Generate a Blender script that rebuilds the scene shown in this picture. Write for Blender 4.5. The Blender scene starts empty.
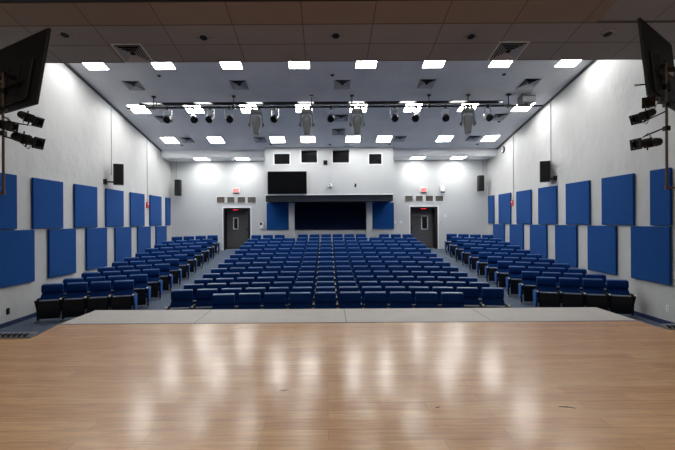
import bpy, bmesh, math, random
from mathutils import Vector, Matrix, Quaternion
random.seed(7)
scene = bpy.context.scene
COL = scene.collection

# ------------------------------------------------------------------ camera model (used to place things where the photo shows them)
F, VX, VY, TH = 377.0, 327.0, 221.5, math.radians(0.35)
CH = 2.6                                    # eye height above the flat front of the house floor
SLOPE, A_UP, A_LOW = 0.215, 7.5, 5.3        # ceilings: height above the eye = A - SLOPE * Y
XL, XR, YB = -8.1, 8.35, 19.6               # side walls, back wall
STAGE_Z = 1.0
def ray(px, py):
    dx, dy = px - VX, VY - py
    return (dx*math.cos(TH) + dy*math.sin(TH), -dx*math.sin(TH) + dy*math.cos(TH))
def at(px, py, Y):
    u, v = ray(px, py)
    return Vector((u*Y/F, Y, CH + v*Y/F))
def on_up(px, py, a=A_UP):
    u, v = ray(px, py)
    Y = a/(v/F + SLOPE)
    return Vector((u*Y/F, Y, CH + a - SLOPE*Y))
def zc(Y, a=A_UP): return CH + a - SLOPE*Y

# ------------------------------------------------------------------ materials
MATS = {}
def srgb(r, g, b):
    def c(v):
        v /= 255.0
        return v/12.92 if v <= 0.04045 else ((v+0.055)/1.055)**2.4
    return (c(r), c(g), c(b), 1.0)
def mat(name, col, rough=0.6, metal=0.0, var=0.06, scale=6.0, bump=0.0, bscale=60.0, spec=0.5, sheen=0.0, coat=0.0, stretch=(1,1,1)):
    m = bpy.data.materials.new(name); m.use_nodes = True
    nt = m.node_tree; b = nt.nodes['Principled BSDF']
    tc = nt.nodes.new('ShaderNodeTexCoord')
    mp = nt.nodes.new('ShaderNodeMapping'); mp.inputs['Scale'].default_value = stretch
    nt.links.new(tc.outputs['Object'], mp.inputs[0])
    n = nt.nodes.new('ShaderNodeTexNoise'); n.inputs['Scale'].default_value = scale; n.inputs['Detail'].default_value = 4
    nt.links.new(mp.outputs[0], n.inputs['Vector'])
    r = nt.nodes.new('ShaderNodeValToRGB')
    c = Vector(col[:3])
    r.color_ramp.elements[0].position = 0.3; r.color_ramp.elements[1].position = 0.7
    r.color_ramp.elements[0].color = (*(c*(1-var)), 1); r.color_ramp.elements[1].color = (*(c*(1+var)), 1)
    nt.links.new(n.outputs['Fac'], r.inputs[0]); nt.links.new(r.outputs[0], b.inputs['Base Color'])
    b.inputs['Roughness'].default_value = rough; b.inputs['Metallic'].default_value = metal
    b.inputs['Specular IOR Level'].default_value = spec
    if sheen: b.inputs['Sheen Weight'].default_value = sheen; b.inputs['Sheen Roughness'].default_value = 0.4
    if coat: b.inputs['Coat Weight'].default_value = coat; b.inputs['Coat Roughness'].default_value = 0.12
    if bump:
        n2 = nt.nodes.new('ShaderNodeTexNoise'); n2.inputs['Scale'].default_value = bscale; n2.inputs['Detail'].default_value = 3
        nt.links.new(mp.outputs[0], n2.inputs['Vector'])
        bp = nt.nodes.new('ShaderNodeBump'); bp.inputs['Strength'].default_value = bump; bp.inputs['Distance'].default_value = 0.02
        nt.links.new(n2.outputs['Fac'], bp.inputs['Height']); nt.links.new(bp.outputs[0], b.inputs['Normal'])
    MATS[name] = m
    return m
def emit(name, col, s):
    m = bpy.data.materials.new(name); m.use_nodes = True
    b = m.node_tree.nodes['Principled BSDF']
    b.inputs['Base Color'].default_value = col; b.inputs['Emission Color'].default_value = col
    b.inputs['Emission Strength'].default_value = s
    return m
def grid_mat(name, col, line, bw, rh, mortar, rough=0.8, offset=0.0, rot=0.0, loc=(0,0,0)):
    m = mat(name, col, rough, var=0.03, scale=1.5, bump=0.15, bscale=140)
    nt = m.node_tree; b = nt.nodes['Principled BSDF']
    tc = nt.nodes.new('ShaderNodeTexCoord'); mp = nt.nodes.new('ShaderNodeMapping')
    mp.inputs['Location'].default_value = loc; mp.inputs['Rotation'].default_value = (0,0,rot)
    nt.links.new(tc.outputs['Object'], mp.inputs[0])
    br = nt.nodes.new('ShaderNodeTexBrick')
    br.offset = offset; br.squash = 1.0
    br.inputs['Scale'].default_value = 1.0; br.inputs['Mortar Size'].default_value = mortar
    br.inputs['Mortar Smooth'].default_value = 0.2; br.inputs['Bias'].default_value = 0
    br.inputs['Brick Width'].default_value = bw; br.inputs['Row Height'].default_value = rh
    br.inputs['Color1'].default_value = (1,1,1,1); br.inputs['Color2'].default_value = (0.94,0.94,0.94,1); br.inputs['Mortar'].default_value = line
    nt.links.new(mp.outputs[0], br.inputs['Vector'])
    mx = nt.nodes.new('ShaderNodeMixRGB'); mx.blend_type = 'MULTIPLY'; mx.inputs[0].default_value = 1.0
    src = b.inputs['Base Color'].links[0].from_socket
    nt.links.new(src, mx.inputs[1]); nt.links.new(br.outputs['Color'], mx.inputs[2]); nt.links.new(mx.outputs[0], b.inputs['Base Color'])
    return m

M_wall = mat('painted_plaster', srgb(192,193,193), 0.55, var=0.04, scale=1.6, bump=1.0, bscale=4.0, spec=0.35, stretch=(1,1,0.6))
M_back = mat('painted_drywall', srgb(194,197,199), 0.6, var=0.015, scale=1.0, spec=0.3)
M_trimw = mat('white_trim', srgb(225,228,230), 0.5, var=0.02)
M_joint = mat('grey_conduit', srgb(168,171,173), 0.5, var=0.03)
M_ceil = grid_mat('ceiling_tiles', srgb(222,224,228), (0.86,0.86,0.87,1), 1.22, 0.61, 0.006)
M_low = grid_mat('grey_ceiling_tiles', srgb(166,161,157), (0.4,0.38,0.37,1), 1.335, 0.555, 0.009, loc=(0.44,0,0))
M_brown = grid_mat('brown_ceiling_tiles', srgb(164,146,130), (0.4,0.38,0.37,1), 1.335, 0.56, 0.009, loc=(0.44,0,0))
M_darktrim = mat('dark_trim', srgb(26,26,28), 0.6)
M_ceiltrim = mat('grey_wall_angle', srgb(88,90,94), 0.6)
M_carpet = mat('blue_grey_carpet', srgb(88,98,114), 0.95, var=0.22, scale=22, bump=0.5, bscale=180, spec=0.1)
M_apron = mat('grey_apron_vinyl', srgb(196,191,186), 0.5, var=0.05, scale=3.0, bump=0.05, spec=0.35)
M_seam = mat('seam_strip', srgb(92,96,108), 0.45, var=0.1)
M_base = mat('blue_vinyl_baseboard', srgb(38,56,92), 0.5)
M_fab = mat('blue_seat_fabric', srgb(11,51,110), 0.85, var=0.12, scale=30, bump=0.2, bscale=260, spec=0.12)
M_shell = mat('blue_seat_shell', srgb(68,104,164), 0.38, var=0.04, spec=0.6)
M_blk = mat('black_plastic', srgb(14,15,18), 0.5, var=0.1, spec=0.4)
M_blkmetal = mat('black_painted_metal', srgb(8,8,9), 0.45, var=0.12, spec=0.4)
M_endp = mat('blue_end_panel', srgb(22,78,150), 0.6, var=0.05)
M_arm = mat('dark_armrest', srgb(52,50,50), 0.45, var=0.06, spec=0.5)
M_tip = mat('beige_arm_tip', srgb(238,232,222), 0.4, var=0.04, spec=0.5)
M_edgelight = mat('painted_edge_highlight', srgb(150,158,172), 0.4, var=0.04)  # pale tone painted as light catching the seat front edge
M_foot = mat('grey_metal_foot', srgb(110,114,120), 0.35, metal=0.6)
M_panel = mat('blue_acoustic_fabric', srgb(20,70,134), 0.9, var=0.10, scale=90, bump=0.25, bscale=220, spec=0.12, sheen=0.1)
M_navy = mat('navy_acoustic_fabric', srgb(10,22,48), 0.9, var=0.08, scale=60, bump=0.2, bscale=200, spec=0.1)
M_boothshade = mat('booth_shade_colour', srgb(20,27,42), 0.6)  # shade below the booth, put into the colour
M_door = mat('grey_painted_door', srgb(78,78,80), 0.4, var=0.04, spec=0.5)
M_jamb = mat('black_door_jamb', srgb(18,18,20), 0.5)
M_glassd = mat('dark_glass', srgb(10,11,14), 0.12, var=0.05, spec=0.5)
M_screen = mat('dark_screen', srgb(5,6,8), 0.3, var=0.03, spec=0.15)
M_silver = mat('silver_metal', srgb(128,130,134), 0.4, metal=0.4, var=0.06)
M_headgrey = mat('grey_lamp_housing', srgb(88,90,92), 0.5, var=0.05)
M_louver = mat('grey_louver', srgb(186,189,193), 0.55)
M_grille = mat('taupe_grille', srgb(112,106,100), 0.6, var=0.05)
M_white = mat('white_plastic', srgb(232,233,232), 0.4, var=0.01)
M_red = mat('red_plastic', srgb(200,34,28), 0.4)
M_pipe = mat('bronze_pipe', srgb(92,76,62), 0.45, metal=0.3)
M_gloss = mat('glossy_black_bar', srgb(8,8,10), 0.06, var=0.05, spec=0.7)
M_nose = mat('ribbed_nosing', srgb(120,128,140), 0.5, var=0.08)
M_scuff = mat('brown_scuff', srgb(70,52,40), 0.7)
M_lamp = emit('lit_diffuser', (1.0,0.985,0.95,1), 26.0)
M_exitface = emit('lit_sign_face', (0.95,0.93,0.9,1), 0.55)
M_exitface.node_tree.nodes['Principled BSDF'].inputs['Base Color'].default_value = (0.3,0.29,0.28,1)
M_exitface.node_tree.nodes['Principled BSDF'].inputs['Emission Strength'].default_value = 0.3
M_exitred = emit('lit_red_letters', (0.9,0.02,0.012,1), 0.6)
M_redglow = emit('lit_red_sign', (1.0,0.02,0.03,1), 1.0)

# wood stage
def wood():
    m = bpy.data.materials.new('oak_stage_floor'); m.use_nodes = True
    nt = m.node_tree; b = nt.nodes['Principled BSDF']
    tc = nt.nodes.new('ShaderNodeTexCoord')
    br = nt.nodes.new('ShaderNodeTexBrick'); br.offset = 0.37; br.offset_frequency = 2
    br.inputs['Scale'].default_value = 1; br.inputs['Brick Width'].default_value = 1.35; br.inputs['Row Height'].default_value = 0.145
    br.inputs['Mortar Size'].default_value = 0.0012; br.inputs['Bias'].default_value = 0.0; br.inputs['Mortar Smooth'].default_value = 0.3
    br.inputs['Color1'].default_value = srgb(214,166,116); br.inputs['Color2'].default_value = srgb(229,184,133); br.inputs['Mortar'].default_value = srgb(140,102,74)
    nt.links.new(tc.outputs['Object'], br.inputs['Vector'])
    mp = nt.nodes.new('ShaderNodeMapping'); mp.inputs['Scale'].default_value = (1.2, 14, 1)
    nt.links.new(tc.outputs['Object'], mp.inputs[0])
    n = nt.nodes.new('ShaderNodeTexNoise'); n.inputs['Scale'].default_value = 2.2; n.inputs['Detail'].default_value = 8; n.inputs['Roughness'].default_value = 0.65
    nt.links.new(mp.outputs[0], n.inputs['Vector'])
    r = nt.nodes.new('ShaderNodeValToRGB')
    r.color_ramp.elements[0].position = 0.34; r.color_ramp.elements[0].color = (0.74,0.72,0.70,1)
    r.color_ramp.elements[1].position = 0.66; r.color_ramp.elements[1].color = (1.08,1.06,1.05,1)
    nt.links.new(n.outputs['Fac'], r.inputs[0])
    mx = nt.nodes.new('ShaderNodeMixRGB'); mx.blend_type = 'MULTIPLY'; mx.inputs[0].default_value = 0.8
    nt.links.new(br.outputs['Color'], mx.inputs[1]); nt.links.new(r.outputs[0], mx.inputs[2])
    nt.links.new(mx.outputs[0], b.inputs['Base Color'])
    n3 = nt.nodes.new('ShaderNodeTexNoise'); n3.inputs['Scale'].default_value = 3.0; n3.inputs['Detail'].default_value = 5
    mp3 = nt.nodes.new('ShaderNodeMapping'); mp3.inputs['Scale'].default_value = (0.6, 3, 1)
    nt.links.new(tc.outputs['Object'], mp3.inputs[0]); nt.links.new(mp3.outputs[0], n3.inputs['Vector'])
    mr = nt.nodes.new('ShaderNodeMapRange'); mr.inputs['To Min'].default_value = 0.15; mr.inputs['To Max'].default_value = 0.27
    nt.links.new(n3.outputs['Fac'], mr.inputs[0]); nt.links.new(mr.outputs[0], b.inputs['Roughness'])
    b.inputs['Specular IOR Level'].default_value = 0.5
    bp = nt.nodes.new('ShaderNodeBump'); bp.inputs['Strength'].default_value = 0.05; bp.inputs['Distance'].default_value = 0.01
    nt.links.new(n.outputs['Fac'], bp.inputs['Height']); nt.links.new(bp.outputs[0], b.inputs['Normal'])
    return m
M_wood = wood()

# ------------------------------------------------------------------ mesh helpers
class MB:
    def __init__(s): s.bm = bmesh.new()
    def box(s, lo, hi, bev=0.0, M=None):
        lo, hi = Vector(lo), Vector(hi)
        c, d = (lo+hi)/2, hi-lo
        r = bmesh.ops.create_cube(s.bm, size=1.0, matrix=Matrix.Translation(c) @ Matrix.Diagonal((*d, 1)))
        vs = r['verts']
        if bev:
            es = list({e for v in vs for e in v.link_edges})
            o = bmesh.ops.bevel(s.bm, geom=es, offset=bev, segments=2, affect='EDGES', profile=0.5)
            vs = list({v for v in o['verts']} | {v for v in vs if v.is_valid})
        if M is not None: bmesh.ops.transform(s.bm, matrix=M, verts=[v for v in vs if v.is_valid])
        return s
    def tube(s, pts, r, n=8, caps=True):
        pts = [Vector(p) for p in pts]; rings = []
        for i, p in enumerate(pts):
            d = (pts[min(i+1,len(pts)-1)] - pts[max(i-1,0)]).normalized()
            up = Vector((0,0,1)) if abs(d.z) < 0.9 else Vector((1,0,0))
            a = d.cross(up).normalized(); b = d.cross(a).normalized()
            rr = r[i] if isinstance(r, (list, tuple)) else r
            rings.append([s.bm.verts.new(p + a*math.cos(2*math.pi*k/n)*rr + b*math.sin(2*math.pi*k/n)*rr) for k in range(n)])
        for i in range(len(rings)-1):
            for k in range(n):
                s.bm.faces.new((rings[i][k], rings[i][(k+1)%n], rings[i+1][(k+1)%n], rings[i+1][k]))
        if caps: s.bm.faces.new(rings[0][::-1]); s.bm.faces.new(rings[-1])
        return s
    def lathe(s, prof, n=14, M=None):          # prof: (radius, z) from bottom to top, about local z
        rings, vs = [], []
        for r, z in prof:
            ring = [s.bm.verts.new((r*math.cos(2*math.pi*k/n), r*math.sin(2*math.pi*k/n), z)) for k in range(n)]
            rings.append(ring); vs += ring
        for i in range(len(rings)-1):
            for k in range(n):
                s.bm.faces.new((rings[i][k], rings[i][(k+1)%n], rings[i+1][(k+1)%n], rings[i+1][k]))
        s.bm.faces.new(rings[0][::-1]); s.bm.faces.new(rings[-1])
        if M is not None: bmesh.ops.transform(s.bm, matrix=M, verts=vs)
        return s
    def prof_x(s, yz, x0, x1):                 # a closed profile in y,z drawn out along x
        a = [s.bm.verts.new((x0, y, z)) for y, z in yz]; b = [s.bm.verts.new((x1, y, z)) for y, z in yz]
        n = len(yz)
        for i in range(n): s.bm.faces.new((a[i], a[(i+1)%n], b[(i+1)%n], b[i]))
        s.bm.faces.new(a[::-1]); s.bm.faces.new(b)
        return s
    def poly(s, pts): s.bm.faces.new([s.bm.verts.new(p) for p in pts]); return s
    def slab(s, pts, t):                       # polygon given thickness t (Vector offset)
        t = Vector(t); pts = [Vector(p) for p in pts]
        a = [s.bm.verts.new(p) for p in pts]; b = [s.bm.verts.new(p+t) for p in pts]; n = len(pts)
        s.bm.faces.new(a); s.bm.faces.new(b[::-1])
        for i in range(n): s.bm.faces.new((a[i], b[i], b[(i+1)%n], a[(i+1)%n]))
        return s
    def mesh(s, name, m, smooth=False):
        bmesh.ops.recalc_face_normals(s.bm, faces=s.bm.faces)
        me = bpy.data.meshes.new(name); s.bm.to_mesh(me); s.bm.free()
        me.materials.append(m)
        if smooth:
            for p in me.polygons: p.use_smooth = True
            try: me.set_sharp_from_angle(angle=math.radians(40))
            except Exception: pass
        return me
    def build(s, name, m, parent=None, smooth=False, loc=None):
        return put(name, s.mesh(name, m, smooth), parent, loc)
def put(name, me, parent=None, loc=None, M=None):
    o = bpy.data.objects.new(name, me); COL.objects.link(o)
    if parent is not None: o.parent = parent
    if loc is not None: o.location = loc
    if M is not None: o.matrix_local = M
    return o
def tag(o, label, cat, group=None):
    o['label'] = label; o['category'] = cat
    if group: o['group'] = group
    return o
def thing(name, label, cat, loc=(0,0,0), rot=None, group=None):
    o = bpy.data.objects.new(name, None); COL.objects.link(o)
    o.empty_display_size = 0.1
    o.location = loc
    if rot is not None:
        o.rotation_mode = 'QUATERNION' if isinstance(rot, Quaternion) else 'XYZ'
        if isinstance(rot, Quaternion): o.rotation_quaternion = rot
        else: o.rotation_euler = rot
    return tag(o, label, cat, group)
def struct(o): o['kind'] = 'structure'; return o
ORD = ['first','second','third','fourth','fifth','sixth','seventh','eighth','ninth','tenth','eleventh','twelfth','thirteenth','fourteenth']
CEIL_ROT = -math.atan(SLOPE)
def kids(o): return [c for c in bpy.data.objects if c.parent is o]
def copy_tree(o, parent=None):
    c = o.copy(); COL.objects.link(c)
    if parent is not None: c.parent = parent
    for ch in kids(o): copy_tree(ch, c)
    return c

# ------------------------------------------------------------------ house floor (flat in front, rising in a curve to the back wall)
PROF = [(8.6,1.645),(9.4,1.643),(10.2,1.635),(10.7,1.622),(11.5,1.565),(12.4,1.495),(13.2,1.415),(14,1.33),(14.8,1.235),(15.6,1.11),(16.4,1.0),(17.3,0.885),(18.2,0.745),(19.0,0.59),(19.6,0.50),(20.6,0.41)]
def floor_z(Y):
    if Y <= PROF[0][0]: return 0.0
    for (a, ta), (b, tb) in zip(PROF, PROF[1:]):
        if Y <= b: return max(0.0, 1.645 - (ta + (tb-ta)*(Y-a)/(b-a)))
    return 1.645 - PROF[-1][1]
b = MB()
ys = [5.0, 7.0, 8.6] + [8.6 + 0.4*i for i in range(1, 28)] + [19.6, 20.6]
prof = [(y, floor_z(y)) for y in ys]
for (y0, z0), (y1, z1) in zip(prof, prof[1:]):
    if y1 - y0 < 1e-4: continue
    b.poly([(XL,y0,z0),(XR,y0,z0),(XR,y1,z1),(XL,y1,z1)])
bmesh.ops.remove_doubles(b.bm, verts=b.bm.verts, dist=1e-4)
struct(b.build('floor', M_carpet))

# ------------------------------------------------------------------ stage
AL, AR, AF, AW, SF, SFR = -4.25, 4.92, 6.9, 5.95, 5.4, 5.62     # apron left, right, front; wood edge; main stage front
struct(MB().slab([(XL-1,-5.0,STAGE_Z),(XR+1,-5.0,STAGE_Z),(XR+1,SFR,STAGE_Z),(AR,SFR,STAGE_Z),(AR,AW,STAGE_Z),(AL,AW,STAGE_Z),(-4.15,SF,STAGE_Z),(XL-1,SF,STAGE_Z)], (0,0,-0.98)).build('floor_stage', M_wood))
struct(MB().box((AL,AW+0.03,0.0),(AR,AF,STAGE_Z)).build('floor_apron', M_apron))
struct(MB().box((AL,AW,0.0),(AR,AW+0.03,STAGE_Z+0.003)).build('trim_apron', M_seam))
def seam(x0, x1):
    m = MB(); m.slab([(x0-0.006,AW+0.03,STAGE_Z+0.0012),(x0+0.006,AW+0.03,STAGE_Z+0.0012),(x1+0.006,AF-0.002,STAGE_Z+0.0012),(x1-0.006,AF-0.002,STAGE_Z+0.0012)], (0,0,-0.0012))
    return m
for i, x in enumerate((-2.12, 0.30, 2.62)): struct(seam(x, x+(0,0,0)[i]).build('trim_seam', M_seam))
struct(MB().box((AL,AF,0.94),(AR,AF+0.012,STAGE_Z+0.002)).build('trim_apron_front', M_seam))
# steps going down beside the apron, with a ribbed nosing on the top edge
for side, x0, x1, lab in (('left', -6.9, -4.14, 'ribbed grey step nosing on the stage edge by the wall with the black outlet'),
                          ('right', AR+0.02, 7.3, 'ribbed grey step nosing on the stage edge by the wall with the clock')):
    SE = SF if side == 'left' else SFR
    st = MB()
    for k in range(4):
        st.box((x0, SE, 0.0), (x1, SE+0.28*(4-k), 0.2*(k+1)-0.0))
    struct(st.build('floor_steps_'+side, M_carpet))
    t = thing('step_nosing', lab, 'step edging', ((x0+x1)/2, SE-0.075, STAGE_Z), group='step nosings at the stage edge')
    w = (x1-x0)/2
    MB().prof_x([(-0.075,0.0),(0.074,0.0),(0.074,0.045),(0.02,0.05),(-0.075,0.012)], -w, w).build('tread', M_nose, t)
    r = MB(); k = -w+0.03
    while k < w-0.07:
        r.box((k,-0.070,0.010),(k+0.022,0.0,0.050)); k += 0.075
    r.build('rubber_ribs', M_blk, t)['kind'] = 'stuff'

# scuffs on the stage boards
for px, py in ((438.5,408),(600,436),(282.5,391),(505,407)):
    u, v = ray(px, py); Y = F*(CH-STAGE_Z)/(-v); x = u*Y/F
for px, py, L, ang, lab in ((284,390.5,0.09,0.3,'short brown scuff mark on the stage boards, near the middle'),
                       (438,408,0.05,0.9,'small dark nick in the stage boards under a light streak'),
                       (566,406.5,0.13,-0.5,'thin curved scratch on the stage boards toward the clock wall')):
    u, v = ray(px, py); Y = F*(CH-STAGE_Z)/(-v); x = u*Y/F
    o = MB().tube([(x-L/2,Y,STAGE_Z+0.0005),(x,Y+L*0.15*ang,STAGE_Z+0.001),(x+L/2,Y+L*0.5*ang,STAGE_Z+0.0005)], [0.002,0.005,0.002], 6).build('scuff_mark', M_scuff)
    tag(o, lab, 'scuff mark', 'scuff marks on the stage')

# ------------------------------------------------------------------ walls
def wall_holes(fn, a0, a1, z0, z1, holes):
    """A wall given as fn(a, z) with rectangular holes (a0, a1, z0, z1)."""
    A = sorted({a0, a1, *[h[0] for h in holes], *[h[1] for h in holes]})
    Z = sorted({z0, z1, *[h[2] for h in holes], *[h[3] for h in holes]})
    m = MB()
    for i in range(len(A)-1):
        for j in range(len(Z)-1):
            ca, cz = (A[i]+A[i+1])/2, (Z[j]+Z[j+1])/2
            if any(h[0] < ca < h[1] and h[2] < cz < h[3] for h in holes): continue
            m.poly([fn(A[i],Z[j]), fn(A[i+1],Z[j]), fn(A[i+1],Z[j+1]), fn(A[i],Z[j+1])])
    bmesh.ops.remove_doubles(m.bm, verts=m.bm.verts, dist=1e-4)
    return m
def side_wall(x, name, s):
    m = MB(); pr = [(4.9,0),(8.6,0)] + [(y, floor_z(y)) for y in (9.4,10.2,11,12,13,14,15,16,17,18,19,YB)]
    pts = [(x,y,z-0.05) for y, z in pr] + [(x,YB,zc(YB)+0.05),(x,4.9,zc(4.9)+0.05)]
    m.slab(pts, (s*0.2,0,0))
    return struct(m.build(name, M_wall))
side_wall(XL, 'wall_left', -1); side_wall(XR, 'wall_right', 1)
def baseboard(x, s, name):
    m = MB(); ysb = [7.0,8.6,9.4,10.2,11,12,13,14,15,16,17,18,19,YB-0.02]
    for y0, y1 in zip(ysb, ysb[1:]):
        m.slab([(x,y0,floor_z(y0)-0.01),(x,y1,floor_z(y1)-0.01),(x,y1,floor_z(y1)+0.11),(x,y0,floor_z(y0)+0.11)], (s*0.015,0,0))
    struct(m.build(name, M_base))
baseboard(XL, 1, 'baseboard_left'); baseboard(XR, -1, 'baseboard_right')

DOORS = [(at(223.4,208,YB), at(250.6,249.3,YB)), (at(410.2,206.8,YB), at(437.8,248,YB))]
holes = [(d[0].x, d[1].x, 0.0, d[0].z) for d in DOORS]
zf = floor_z(YB)
struct(wall_holes(lambda a, z: (a, YB, z), XL, XR, 0.0, zc(YB)+0.1, holes).build('wall_back', M_back))
# stage house (behind and beside the camera) so light does not leak
struct(MB().box((XL-1,-5.2,STAGE_Z),(XR+1,-5.0,9.0)).build('wall_stage_rear', M_low))
struct(MB().box((XL-1.2,-5.2,STAGE_Z),(XL-1.0,4.9,9.0)).build('wall_stage_left', M_back))
struct(MB().box((XR+1.0,-5.2,STAGE_Z),(XR+1.2,4.9,9.0)).build('wall_stage_right', M_back))
struct(MB().box((XL-1.2,4.7,0.0),(-6.9,4.9,9.0)).build('wall_proscenium_left', M_back))
struct(MB().box((7.3,4.7,0.0),(XR+1.2,4.9,9.0)).build('wall_proscenium_right', M_back))

# ------------------------------------------------------------------ ceilings (sloping down to the back)
def ceil_obj(name, x0, x1, y0, y1, a, m, th=0.06):
    cs = 1/math.cos(CEIL_ROT)
    L = (y1-y0)*cs
    o = MB().box((x0,0,0),(x1,L,th)).build(name, m)
    o.location = (0,y0,zc(y0,a)); o.rotation_euler = (CEIL_ROT,0,0)
    return struct(o)
Y_EDGE = 8.29
ceil_obj('ceiling', XL, XR, 7.6, YB+0.1, A_UP, M_ceil)
ceil_obj('ceiling_low', XL, XR, 7.185, Y_EDGE, A_LOW, M_low, 0.2)
ceil_obj('ceiling_brown', XL, 5.15, 6.62, 7.18, A_LOW-0.004, M_brown, 0.05)
ceil_obj('ceiling_low_side', 5.16, XR, 6.62, 7.18, A_LOW+0.02, M_low, 0.05)
struct(MB().box((XL,6.35,zc(6.6,A_LOW)-0.005),(XR,6.60,zc(6.6,A_LOW)+0.9)).build('trim_header', M_darktrim))
struct(MB().box((XL,7.55,zc(7.7,A_LOW)+0.1),(XR,Y_EDGE-0.02,zc(7.6)+0.2)).build('wall_ceiling_step', M_back))
struct(MB().box((XL-1.2,-5.2,7.3),(XR+1.2,6.6,7.4)).build('ceiling_stage', M_low))
for x, s, n in ((XL,1,'left'),(XR,-1,'right')):
    m = MB(); y0, y1 = Y_EDGE, 18.45
    m.slab([(x,y0,zc(y0)),(x,y1,zc(y1)),(x,y1,zc(y1)-0.07),(x,y0,zc(y0)-0.07)], (s*0.035,0,0))
    struct(m.build('trim_ceiling_'+n, M_ceiltrim))

# soffit along the back wall on both sides of the projection booth
SY, SZ0 = 18.5, CH+3.165
BX0, BX1, BY, BZ0 = -2.99, 3.23, 18.2, CH+1.30
for x0, x1, n in ((XL,BX0+0.02,'left'),(BX1-0.02,XR,'right')):
    m = MB(); m.prof_x([(SY+0.03,SZ0),(SY,SZ0+0.04),(SY-0.06,SZ0+0.33),(SY-0.06,zc(SY)+0.05),(YB,zc(YB)+0.02),(YB,SZ0)], x0, x1)
    struct(m.build('trim_soffit_'+n, M_trimw))

# ------------------------------------------------------------------ projection booth
def rect(px0, py0, px1, py1, Y):
    a, c = at(px0,py0,Y), at(px1,py1,Y)
    return (min(a.x,c.x), max(a.x,c.x), min(a.z,c.z), max(a.z,c.z))
WINS = [rect(274,153.8,289.7,164,BY), rect(300.9,149.4,317,162.6,BY), rect(332.6,149.4,349.3,162.6,BY), rect(369,153.8,381.8,164,BY)]
bz1 = zc(BY)
m = wall_holes(lambda a, z: (a, BY, z), BX0, BX1, BZ0, bz1, [(w[0],w[1],w[2],min(w[3],bz1-0.02)) for w in WINS])
m.poly([(BX0,BY,BZ0),(BX0,YB,BZ0),(BX0,YB,bz1),(BX0,BY,bz1)]); m.poly([(BX1,BY,BZ0),(BX1,YB,BZ0),(BX1,YB,bz1),(BX1,BY,bz1)])
m.poly([(BX0,BY,BZ0),(BX1,BY,BZ0),(BX1,YB,BZ0),(BX0,YB,BZ0)])
m.poly([(BX0,YB-0.02,BZ0),(BX1,YB-0.02,BZ0),(BX1,YB-0.02,bz1),(BX0,YB-0.02,bz1)])
struct(m.build('wall_booth', M_back))
struct(MB().box((BX0,BY-0.012,BZ0-0.02),(BX1,BY+0.06,BZ0+0.035)).build('trim_booth_edge', M_trimw))
struct(MB().box((BX0+0.03,BY+0.07,CH+0.975),(BX1-0.03,YB-0.01,BZ0-0.022)).build('booth_shade_block', M_boothshade))  # dark block added under the booth in place of its shade
for i, w in enumerate(WINS):
    z1 = min(w[3], bz1-0.02); dp = (0.12,0.4,0.4,0.12)[i]
    r = struct(MB().box((w[0],BY+dp,w[2]),(w[1],BY+dp+0.02,z1)).build('window_%d' % (i+1), M_glassd))
    f = MB(); t = 0.045
    for lo, hi in (((w[0]-t,0,w[2]-t),(w[0],0,z1+(t if i in (0,3) else 0))), ((w[1],0,w[2]-t),(w[1]+t,0,z1+(t if i in (0,3) else 0))),
                   ((w[0],0,w[2]-t),(w[1],0,w[2])), ) + ((((w[0],0,z1),(w[1],0,z1+t)),) if i in (0,3) else ()):
        f.box((lo[0],BY-0.02,lo[2]),(hi[0],BY+dp+0.02,hi[2]))
    f.build('window_frame', M_trimw, r)
for x0, x1, n in ((-1.93,-1.65,'left'),(2.0,2.29,'right')):
    struct(MB().box((x0,19.05,floor_z(19)-0.03),(x1,19.35,CH+0.975)).build('column_'+n, M_back))

# back wall acoustic panels under the booth
def back_panel(name, px0, py0, px1, py1, Y, m, label, d=0.05, bev=0.008):
    r = rect(px0,py0,px1,py1,Y)
    o = MB().box((r[0],Y,r[2]),(r[1],Y+d,r[3]), bev).build(name, m)
    return tag(o, label, 'acoustic panel', 'acoustic panels under the booth')
back_panel('acoustic_panel', 266.5,203,289,229.5,19.54,M_panel,'blue fabric panel under the booth below the wall screen')
back_panel('acoustic_panel', 293.5,203,367,229.2,19.54,M_navy,'wide dark navy panel centred on the wall under the booth')
back_panel('acoustic_panel', 372,202.5,394,228.7,19.54,M_panel,'blue fabric panel under the booth at the end away from the wall screen')

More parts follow.
